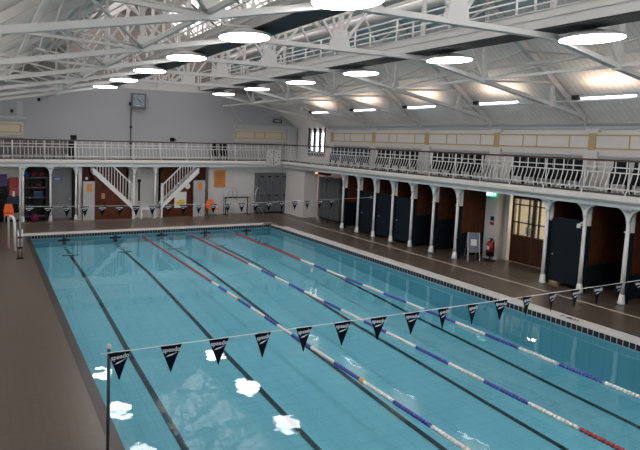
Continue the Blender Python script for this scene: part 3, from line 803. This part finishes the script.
t = spot('notice_board', 'large orange notice on the white wall above the orange chair', 'notice', (9.83, 4.56, 1.50))
MB().box(-.32, .34, 0, .02, .02, .95).build('sheet', M_notice, t)
mb = MB()
for q in range(6): mb.box(-.22, .22-.06*(q % 3), -.004, 0, .76-.11*q, .785-.11*q)
mb.build('text_lines', plain('brown_print', (.22, .07, .02), .6), t)
t = spot('wall_spotlight', 'small round bulkhead light on brown boarding above the left grey door', 'lamp', (2.88, 4.1, 2.06))
o = MB().lathe([(.07, 0), (.05, .06)], seg=12).build('lens', M_paper, t); o.rotation_euler = (math.pi/2, 0, 0)

# orange plastic chair
def shell_chair(name, lab, cat, loc, rz, mat, group=None, legs=M_steel):
    t = thing(name, lab, cat, loc, group, rz)
    MB().prism([(-.23, .38), (-.20, .42), (.20, .42), (.22, .45), (-.22, .47)], 'x', -.22, .22).build('seat', mat, t)
    n = 6; pr = [(.17+.015*i, .46+.085*i) for i in range(n)]
    pr2 = [(a+.025, b) for a, b in pr][::-1]
    b = MB()
    for (ya, za), (yb, zb) in zip(pr, pr[1:]):
        wa = .22-.10*max(0, (za-.60)/.4)**1.0; wb = .22-.10*max(0, (zb-.60)/.4)
        b.prism([(-wa, za), (wa, za), (wb, zb), (-wb, zb)], 'y', (ya+yb)/2-.012, (ya+yb)/2+.016)
    b.build('backrest', mat, t)
    for sx in (-1, 1):
        for s2 in (-1, 1): MB().tube([(sx*.17, s2*.14, .43), (sx*.22, s2*.20, 0)], .012, 6).build('leg', legs, t)
    return t
oc = shell_chair('plastic_chair', 'bright orange plastic chair on the far deck', 'chair', (9.14, 3.75, 0), 0, M_orange); oc.scale = (1.3, 1.15, 1.0)
shell_chair('plastic_chair', 'orange plastic chair in front of the kit store at the left edge', 'chair', (-.50, 4.05, 0), 0, M_orange)

# handrails and trolley on far deck
def hoop(x, lab):
    t = thing('pool_handrail', lab, 'handrail', (x, 3.1, 0))
    for y in (0, .5):
        pts = [(-.27, y, 0), (-.27, y, 1.25)] + [(-.27*math.cos(a), y, 1.25+.33*math.sin(a)) for a in [i*math.pi/10 for i in range(1, 10)]] + [(.27, y, 1.25), (.24, y, .95)]
        MB().tube(pts, .022, 8).build('hoop', M_steel, t)
        MB().tube([(.27, y, 0), (.27, y, .10), (.05, y, .45), (-.27, y, .55)], .018, 8).build('stay', M_steel, t)
    for z in (.3, .65): MB().tube([(-.27, 0, z), (-.27, .5, z)], .018, 6).build('rung', M_steel, t)
hoop(10.06, 'chrome hooped pool steps on the far deck, the left pair')
hoop(11.62, 'chrome hooped pool steps on the far deck, in front of the grey lockers')
t = thing('equipment_bar', 'long dark bar on stands between the chrome hoops', 'bar', (10.75, 4.1, 0))
MB().box(-.80, .66, -.04, .04, .93, .99).build('bar', M_black_pl, t)
for s in (-.74, .60): MB().box(s-.02, s+.02, -.02, .02, 0, .93).box(s-.03, s+.03, -.3, .3, 0, .03).build('stand', M_black_pl, t)

# ================================================================== KIT STORE at far left
M_redbag = plain('crimson_bag', (.10, .010, .014), .8, spec=.2)
M_doorshade = plain('shaded_door_paint', (.16, .165, .18), .6)  # white-grey door, its shadow put into the colour
t = thing('kit_rack', 'dark shelving rack of swimming kit between the left gallery columns', 'shelving', (.82, 4.75, 0))
for z in (.22, .72, 1.12, 1.6, 2.08): MB().box(-.62, .30, -.22, .25, z-.015, z+.015).build('shelf', M_lock, t)
for x in (-.55, .30):
    for y in (-.24, .24): MB().box(x-.02, x+.02, y-.02, y+.02, 0, 2.1).build('upright', M_dark, t)
MB().box(-.65, .50, .25, .28, 0, 2.65).build('back_panel', M_dark, t)
MB().box(.31, .46, -.25, .25, 0, 2.05).build('side_panel', M_dark, t)
def blob(name, lab, cat, loc, r, mat, sz=1.0, group=None):
    bm = bmesh.new(); bmesh.ops.create_icosphere(bm, subdivisions=2, radius=r)
    for v in bm.verts:
        v.co.z *= sz; v.co += v.co*random.uniform(-.07, .07)
    for f in bm.faces: f.smooth = True
    me = bpy.data.meshes.new(name); bm.to_mesh(me); bm.free(); me.materials.append(mat)
    o = bpy.data.objects.new(name, me); COL.objects.link(o); o.location = G(loc[0], loc[1], loc[2]+r*sz); return tag(o, lab, cat, group)
blob('kit_bag', 'blue kit bag on top of the rack', 'bag', (.36, 4.7, 2.11), .15, M_bluebag, .9)
blob('kit_bag', 'dark red kit bag on top of the rack, its middle one', 'bag', (.70, 4.7, 2.11), .155, M_redbag, .9)
blob('kit_bag', 'low crimson kit bag on top of the rack, right end', 'bag', (1.03, 4.7, 2.11), .15, M_redbag, .7)
blob('kit_bag', 'small red kit bag on the second shelf from top', 'bag', (.90, 4.6, 1.62), .12, M_redbag, .8)
blob('exercise_ball', 'magenta exercise ball on the floor under the rack', 'ball', (.55, 4.20, 0), .2, M_pink, 1)
for z, c, nm in ((.74, M_black_pl, 'black'), (1.14, M_blue_pl, 'dark blue'), (1.62, M_black_pl, 'dark')):
    t = thing('storage_crate', '%s crate of kit on the rack, on the %s shelf' % (nm, {.74: 'second lowest', 1.14: 'middle', 1.62: 'second highest'}[z]), 'crate', (.52 if z > 1.5 else .75, 4.72, z))
    MB().box(-.19 if z < 1.5 else -.10, .24 if z < 1.5 else -.02, -.18, .18, 0, .3 if z < 1.5 else .25).build('crate_body', c, t)
t = thing('mat_stack', 'tall stack of dark purple foam mats at the left edge', 'mats', (-.78, 4.9, 0))
for k in range(8): MB().box(-.30, .24, -.2, .2, .28*k+.005, .28*k+.27).build('mat', M_purple if k > 5 else M_black_pl, t)
t = thing('lifejacket_rack', 'red and black buoyancy vests hanging beside the kit rack', 'buoyancy vests', (-.26, 4.85, 0))
MB().box(-.02, .02, -.02, .02, 0, 2.1).build('pole', M_dark, t)
for k in range(4): MB().box(-.2, .22, -.16, .12, .42+.42*k, .80+.42*k).build('vest', [M_black_pl, M_blue_pl, M_redrope, M_red][k], t)
MB().box(-.07, .03, -.17, -.16, 1.2, 1.45).build('white_patch', M_paper, t); MB().box(-.2, .2, -.2, .2, 0, .03).build('foot', M_dark, t)
t = thing('doorway_sign', 'blue door sign on the white door between the left gallery columns', 'sign', (1.66, 4.93, 1.9))
MB().box(-.22, .22, 0, .02, 0, .16).build('plate', plain('blue_sign', (.03, .09, .30), .5), t)
mb = MB()
for q in range(2): mb.box(-.16, .12, -.004, 0, .04+.06*q, .06+.06*q)
mb.build('lettering', M_paper, t)
t = struct(MB().box(1.36, 2.28, 4.95, 5.01, .02, 2.5).build('door_2', M_doorshade))
MB().tube([(2.18, 4.88, 1.0), (2.18, 4.95, 1.0)], .03, 8).build('door_handle', M_steel, t)
MB().box(1.28, 1.36, 4.93, 5.03, 0, 2.6).box(2.28, 2.52, 4.9, 5.03, 0, 2.6).build('door_frame', M_dark, t)

# ================================================================== GALLERY things
# pace clock on the corner of the railing
t = thing('pace_clock', 'square white pace clock hung on the far corner railing', 'clock', (12.66, 3.80, 2.76))
MB().box(-.43, .43, -.03, .03, 0, .88).build('clock_board', M_cream, t)
mb = MB()
for k in range(12):
    a = k*math.pi/6; c, s = math.sin(a), math.cos(a); mb.bar((c*.29, -.034, .44+s*.29), (c*.37, -.034, .44+s*.37), .03, .012, (0,1,0))
mb.build('minute_marks', M_black_pl, t)
MB().bar((0, -.04, .02), (0, -.04, .80), .028, .012, (0,1,0)).build('sweep_hand', M_black_pl, t)
MB().bar((-.0, -.046, .68), (-.06, -.046, .80), .03, .01, (0,1,0)).build('red_marker', M_red, t)
MB().box(-.03, .03, .03, .09, .2, .7).build('hanging_bracket', M_dark, t)
# square clock on far wall with conduit
t = thing('wall_clock', 'square grey framed clock high on the grey far wall', 'clock', (5.95, YF, 5.62))
MB().box(-.40, .40, -.14, -.0, 0, .82).build('case', plain('grey_case', (.10, .105, .11), .5), t)
MB().box(-.30, .30, -.15, -.14, .14, .74).build('dial', M_screen, t)
mb = MB()
for k in range(12):
    a = k*math.pi/6; mb.bar((math.sin(a)*.21, -.155, .45+math.cos(a)*.21), (math.sin(a)*.26, -.155, .45+math.cos(a)*.26), .035, .01, (0,1,0))
mb.build('hour_marks', M_black_pl, t)
MB().bar((0, -.16, .45), (-.10, -.16, .54), .04, .01, (0,1,0)).bar((0, -.16, .45), (.13, -.16, .33), .04, .01, (0,1,0)).build('hands', M_black_pl, t)
MB().box(-.16, .10, -.152, -.15, .15, .19).build('maker_strip', M_paper, t)
MB().box(-.50, -.36, -.12, -.02, .18, .34).build('junction_box', M_black_pl, t)
o = MB().tube([(0, 0, 0), (0, 0, 2.75)], .022, 6).box(-.05, .05, -.04, .04, 1.60, 1.72).box(-.05, .05, -.04, .04, .75, .85).build('conduit', M_dark, loc=(5.50, YF-.13, 2.99)); tag(o, 'thin dark conduit running down the far wall below the square clock', 'conduit')
# wall boxes
t = thing('control_box', 'small dark box on the far wall left of the dark gallery chairs', 'box', (7.75, YF-.02, 3.95))
MB().box(-.12, .12, -.12, 0, 0, .2).build('box_body', M_black_pl, t); MB().box(.1, .22, -.08, -.02, .05, .12).build('nozzle', M_black_pl, t)
t = thing('camera_box', 'dark camera box on a post at the far gallery railing', 'camera', (2.42, 4.32, 3.0))
MB().box(-.03, .03, -.03, .03, 0, .98).build('post', M_black_pl, t); MB().box(-.12, .14, -.12, .12, .94, 1.16).build('camera_body', M_black_pl, t)
MB().box(-.2, .02, .05, .15, .12, .85).build('back_plate', M_black_pl, t)
t = thing('exit_sign', 'dark green exit sign on the far wall above the right frieze', 'exit sign', (14.15, YF-.02, 5.18))
MB().box(-.30, .30, -.03, .02, 0, .22).build('sign_face', M_greend, t); MB().box(-.2, .22, -.035, -.03, .07, .15).build('pictogram', M_corn, t)
t = thing('bulkhead_light', 'small white bulkhead light above the corner window', 'lamp', (XR-.05, 4.1, 5.62))
MB().box(-.08, .05, -.22, .22, 0, .22).build('cover', M_paper, t)
for x, l in ((.75, 'higher'), (-.45, 'lower')):
    o = MB().box(-.06, .06, -.12, 0, -.08, .08).build('alarm_box', M_dark, loc=(x+.35, YF, 5.86 if x > 0 else 5.25)); tag(o, 'tiny dark alarm box near the upper left of the far wall, the %s of two' % l, 'alarm box')

# chairs in the galleries
def g_chair(mat, name='gallery_chair'):
    t = thing(name, '', 'chair', (0,0,0))
    MB().prism([(.02, .24), (.08, .24), (.14, .62), (.08, .62)], 'x', -.205, .205).build('tipped_up_seat', mat, t)
    MB().prism([(.14, .50), (.18, .50), (.24, .95), (.20, .95)], 'x', -.212, .212).build('backrest', mat, t)
    for sx in (-1, 1):
        MB().prism([(.0, 0), (.2, 0), (.2, .03), (.13, .05), (.17, .55), (.12, .55), (.06, .05), (.0, .03)], 'x', sx*.21-.012, sx*.21+.012).build('side_standard', M_black_pl, t)
    return t
blocks = [(.45, -2.55, 'blue'), (-3.05, -5.55, 'black'), (-6.30, -8.75, 'black'), (-9.85, -12.15, 'black'), (-12.95, -15.6, 'black')]
pb = g_chair(M_blue_pl); pk = g_chair(M_black_pl); used = {'blue': None, 'black': None}
REMAP = False
for bi, (ya, yb, c) in enumerate(blocks):
    nn = int(abs(yb-ya)/.455)
    for i in range(nn):
        y = ya + (yb-ya)*(i+.5)/nn
        lab = '%s tip-up gallery seat, %s from the left in the %s block from the far corner' % (c, ORD[i], ORD[bi])
        grp = '%s chairs on the right gallery, %s block' % (c, ORD[bi])
        src = pb if c == 'blue' else pk; loc = (15.1, y, 2.96)
        if used[c] is None:
            src.location = loc; src.rotation_euler = (0, 0, -math.pi/2); src['label'] = lab; src['group'] = grp; used[c] = 1
        else: dup(src, loc, -math.pi/2, lab, group=grp)
REMAP = True
for i, x in enumerate((9.95, 10.5)): dup(pk, (x, 5.3, 2.96), 0, 'black chair on the far gallery, the %s of the pair' % ('left', 'right')[i], group='pair of black chairs on the far gallery')
pg = g_chair(plain('grey_brown_plastic', (.10, .085, .08), .6))
for i in range(8):
    x = -.9+i*.46; lab = 'dull brown chair on the far gallery behind the left railing, %s from the left' % ORD[i]
    if i == 0: pg.location = G(x, 5.15, 2.96); pg['label'] = lab; pg['group'] = 'brown chairs on the far gallery'
    else: dup(pg, (x, 5.15, 2.96), 0, lab, group='brown chairs on the far gallery')

# ================================================================== LANE ROPES
RA = [-.1, -10.18, -10.81, -11.51, -12.36, -13.3, -14.21, -14.96, -15.74, -16.67, -17.66, -18.62, -19.69, -20.72, -21.75, -22.8, -25.9]
RB = [-.1, -8.01, -9.16, -10.27, -11.3, -12.31, -13.51, -14.43, -15.54, -16.5, -17.61, -18.68, -19.68, -20.75, -21.8, -25.9]
RC = [-.1, -8.05, -9.08, -10.0, -11.27, -12.29, -13.41, -14.52, -15.31, -16.54, -17.58, -18.62, -19.68, -20.74, -21.8, -22.9, -25.9]
def rope(X, Yb, seq, lab, first=-.6):
    t = thing('lane_rope', lab, 'lane rope', (X, 0, WZ)); Yb = [.8026*y for y in Yb]
    MB().tube([(0, -.04, .03), (0, .8026*PN+.06, .03)], .012, 6).build('cable', M_steel, t)
    mt = {'r': (M_redrope, 'red'), 'w': (M_whiterope, 'white'), 'b': (M_bluerope, 'blue'), 'y': (M_yellow, 'yellow')}
    Yb[0] = first
    for (a, b), c in zip(zip(Yb, Yb[1:]), seq):
        f = MB(); y = a-.02; dense = .085
        while y > b+.03:
            # one float: fluted disc pair
            pts = [(0, y, .03), (0, y-.012, .03), (0, y-.05, .03), (0, y-.062, .03)]
            f.tube([(0, y, .03), (0, y-.01, .03), (0, y-.045, .03), (0, y-.055, .03)], [.020, .038, .038, .020], 8)
            y -= .062
        o = f.build('float_section', mt[c][0], t); o['label'] = mt[c][1] + ' float section'
    return t
rope(4.50, RA, 'r' + 'wbwbwbwbwbwbwb' + 'r', 'lane rope of red, white and blue floats, leftmost of three')
t = rope(6.58, RB, 'r' + 'wbwbwbwbwbwbw' + 'r', 'lane rope of red, white and blue floats, middle of three', -.92)
rope(8.63, RC, 'r' + 'wbwbwbwbwbwbwb' + 'r', 'lane rope of red, white and blue floats, rightmost of three, nearest the arcade', -1.12)
ra = [o for o in bpy.data.objects if o.name == 'lane_rope'][0]
for y in (-9.94, -15.02): o = MB().tube([(0, y+.05, .03), (0, y+.04, .03), (0, y-.04, .03), (0, y-.05, .03)], [.02, .050, .050, .02], 10).build('yellow_float', M_yellow, ra)

# ================================================================== BACKSTROKE FLAGS
def logo_mesh():
    cu = bpy.data.curves.new('speedo_print', 'FONT'); cu.body = 'speedo'; cu.size = .085; cu.extrude = .0005; cu.align_x = 'CENTER'; cu.resolution_u = 2; cu.offset = .001
    t_ = bpy.data.objects.new('src', cu); COL.objects.link(t_)
    dg = bpy.context.evaluated_depsgraph_get(); me = bpy.data.meshes.new_from_object(t_.evaluated_get(dg)); bpy.data.objects.remove(t_)
    bm = bmesh.new(); bm.from_mesh(me)
    for v in bm.verts: v.co = Vector((v.co.x, -.006+v.co.z*.3, v.co.y-.085))
    # boomerang mark below the word
    a = [bm.verts.new((x, -.006, z)) for x, z in ((-.075, -.150), (-.005, -.138), (.085, -.098), (.005, -.118), (-.045, -.128))]
    bm.faces.new(a)
    bm.to_mesh(me); bm.free(); me.name = 'speedo_print'; me.materials.clear(); me.materials.append(M_logo); return me
LOGO = logo_mesh()
def flagline(x0, x1, y, z, xs, lab, sag=0, size=1.0):
    t = thing('flag_line', lab, 'flag line', (x0, y, z)); K = 1.0428; x1 = x0+(x1-x0)*K; xs = [x0+(x-x0)*K for x in xs]
    n = 24; pts = [((x1-x0)*i/n, 0, -sag*4*(i/n)*(1-i/n)) for i in range(n+1)]
    MB().tube(pts, .006, 5).build('cord', M_paper, t)
    f = MB()
    # slightly curling pennant
    W_, H_ = .15*size, .37*size; cols = 5; rows = 6; g = []
    for s in (0, 1):
        for j in range(rows+1):
            v = j/rows; row = []
            for i in range(cols+1):
                u = (i/cols*2-1)*W_*(1-v*.97); row.append(f.bm.verts.new((u, (.004 if s else 0) + .012*math.sin(u*18)*v, -v*H_)))
            g.append(row)
    for s in (0, 1):
        for j in range(rows):
            for i in range(cols):
                a = g[s*(rows+1)+j]; b = g[s*(rows+1)+j+1]; q = (a[i], a[i+1], b[i+1], b[i]); f.bm.faces.new(q if s else q[::-1])
    p0 = f.build('pennant', M_flag, t, recalc=False)
    lg = bpy.data.objects.new('speedo_print', LOGO); COL.objects.link(lg); lg.parent = p0; lg.location = (0, -.012, 0); lg.scale = (size, 1, size)
    for i, x in enumerate(xs):
        fr_ = (x-x0)/(x1-x0); zz = -sag*4*fr_*(1-fr_); rz = random.uniform(-.18, .18)
        if i == 0: p = p0; p.location = (x-x0, 0, zz); p.rotation_euler = (0, 0, rz)
        else:
            p = p0.copy(); COL.objects.link(p); p.parent = t; p.location = (x-x0, 0, zz); p.rotation_euler = (0, 0, rz)
            l2 = lg.copy(); COL.objects.link(l2); l2.parent = p
    return t
flagline(-.21, 13.68, -20.0, 1.54, [.02+.659*i for i in range(21)], 'line of black triangular pennants across the near end of the pool', .03)
flagline(-.42, 13.68, -5.05, 1.78, [-.42+(.34+.6135*i)/1.0428 for i in range(21)], 'line of black triangular pennants across the far end of the pool', .10, 1.0)
t = thing('flag_pole', 'thin dark pole holding the near flag line beside the pool', 'pole', (-.24, -20.0, 0))
MB().tube([(0, 0, 0), (0, 0, 1.58)], .022, 10).build('pole_tube', plain('dark_pole', (.06, .065, .075), .4, .6), t)
MB().lathe([(.06, 0), (.06, .015), (.03, .03)], seg=12).build('base_flange', M_steel, t); MB().lathe([(.03, 1.57), (.03, 1.61), (.01, 1.63)], seg=8).build('cap', M_cream, t)
t = thing('flag_pole', 'tall twin-tube steel pole holding the far flag line at the left deck', 'pole', (-.53, -5.05, 0))
for x in (-.06, .06): MB().tube([(x, 0, 0), (x, 0, 1.0)], .022, 8).build('lower_tube', M_steel, t)
MB().tube([(0, 0, .7), (0, 0, 3.1)], .028, 8).build('pole_tube', M_drum, t)
for z in (.35, .7): MB().box(-.09, .09, -.03, .03, z, z+.04).build('clamp', M_black_pl, t)
MB().box(-.12, .12, -.06, .06, 0, .02).build('base_flange', M_black_pl, t)
t = thing('white_grab_rail', 'white inverted-U rail standing on the left deck near the pole', 'rail', (-.70, -3.1, 0)); t.name = 'grab_rail'
pts = [(.08, -.3, 0), (.07, -.3, 1.0)] + [(.07-.09*(1-math.cos(a)), -.3+.25*(1-math.cos(a)), 1.0+.22*math.sin(a)) for a in [i*math.pi/8 for i in range(1, 8)]] + [(-.11, .2, 1.0), (-.11, .2, 0)]
MB().tube(pts, [.05]*2+[.048]*7+[.035]*2, 8).build('rail_tube', M_white, t)
# pole clamp at far right end for flag lines
for Y, s in ((-20.0, 'near'), (-5.05, 'far')):
    o = MB().box(-.06, .02, -.05, .05, -.05, .05).build('cord_hook', M_steel, loc=(13.69, Y, 1.54 if s == 'near' else 1.78)); tag(o, 'small steel hook holding the right end of the %s flag line' % s, 'hook')

# depth marking on the curb
o = text_mesh('depth_marking', '1.8m', .24, M_black_pl, None, (PW+.22, -17.85, .016), (0, 0, -math.pi/2), .002); tag(o, 'black depth figures painted on the white pool curb', 'depth marking')
# corner step cover in the far right corner of the pool
t = thing('corner_step', 'small brown timber board on the curb at the far right pool corner', 'board', (PW+.12, -.35, .014))
MB().prism([(-.42, .42), (.22, .36), (.30, -.55), (.05, -.55), (-.05, .12), (-.42, .22)], 'z', 0, .03).build('board', plain('step_timber', (.13, .085, .045), .5), t)
MB().box(.02, .10, -.05, .05, .03, .045).build('fixing_plate', M_gold, t)
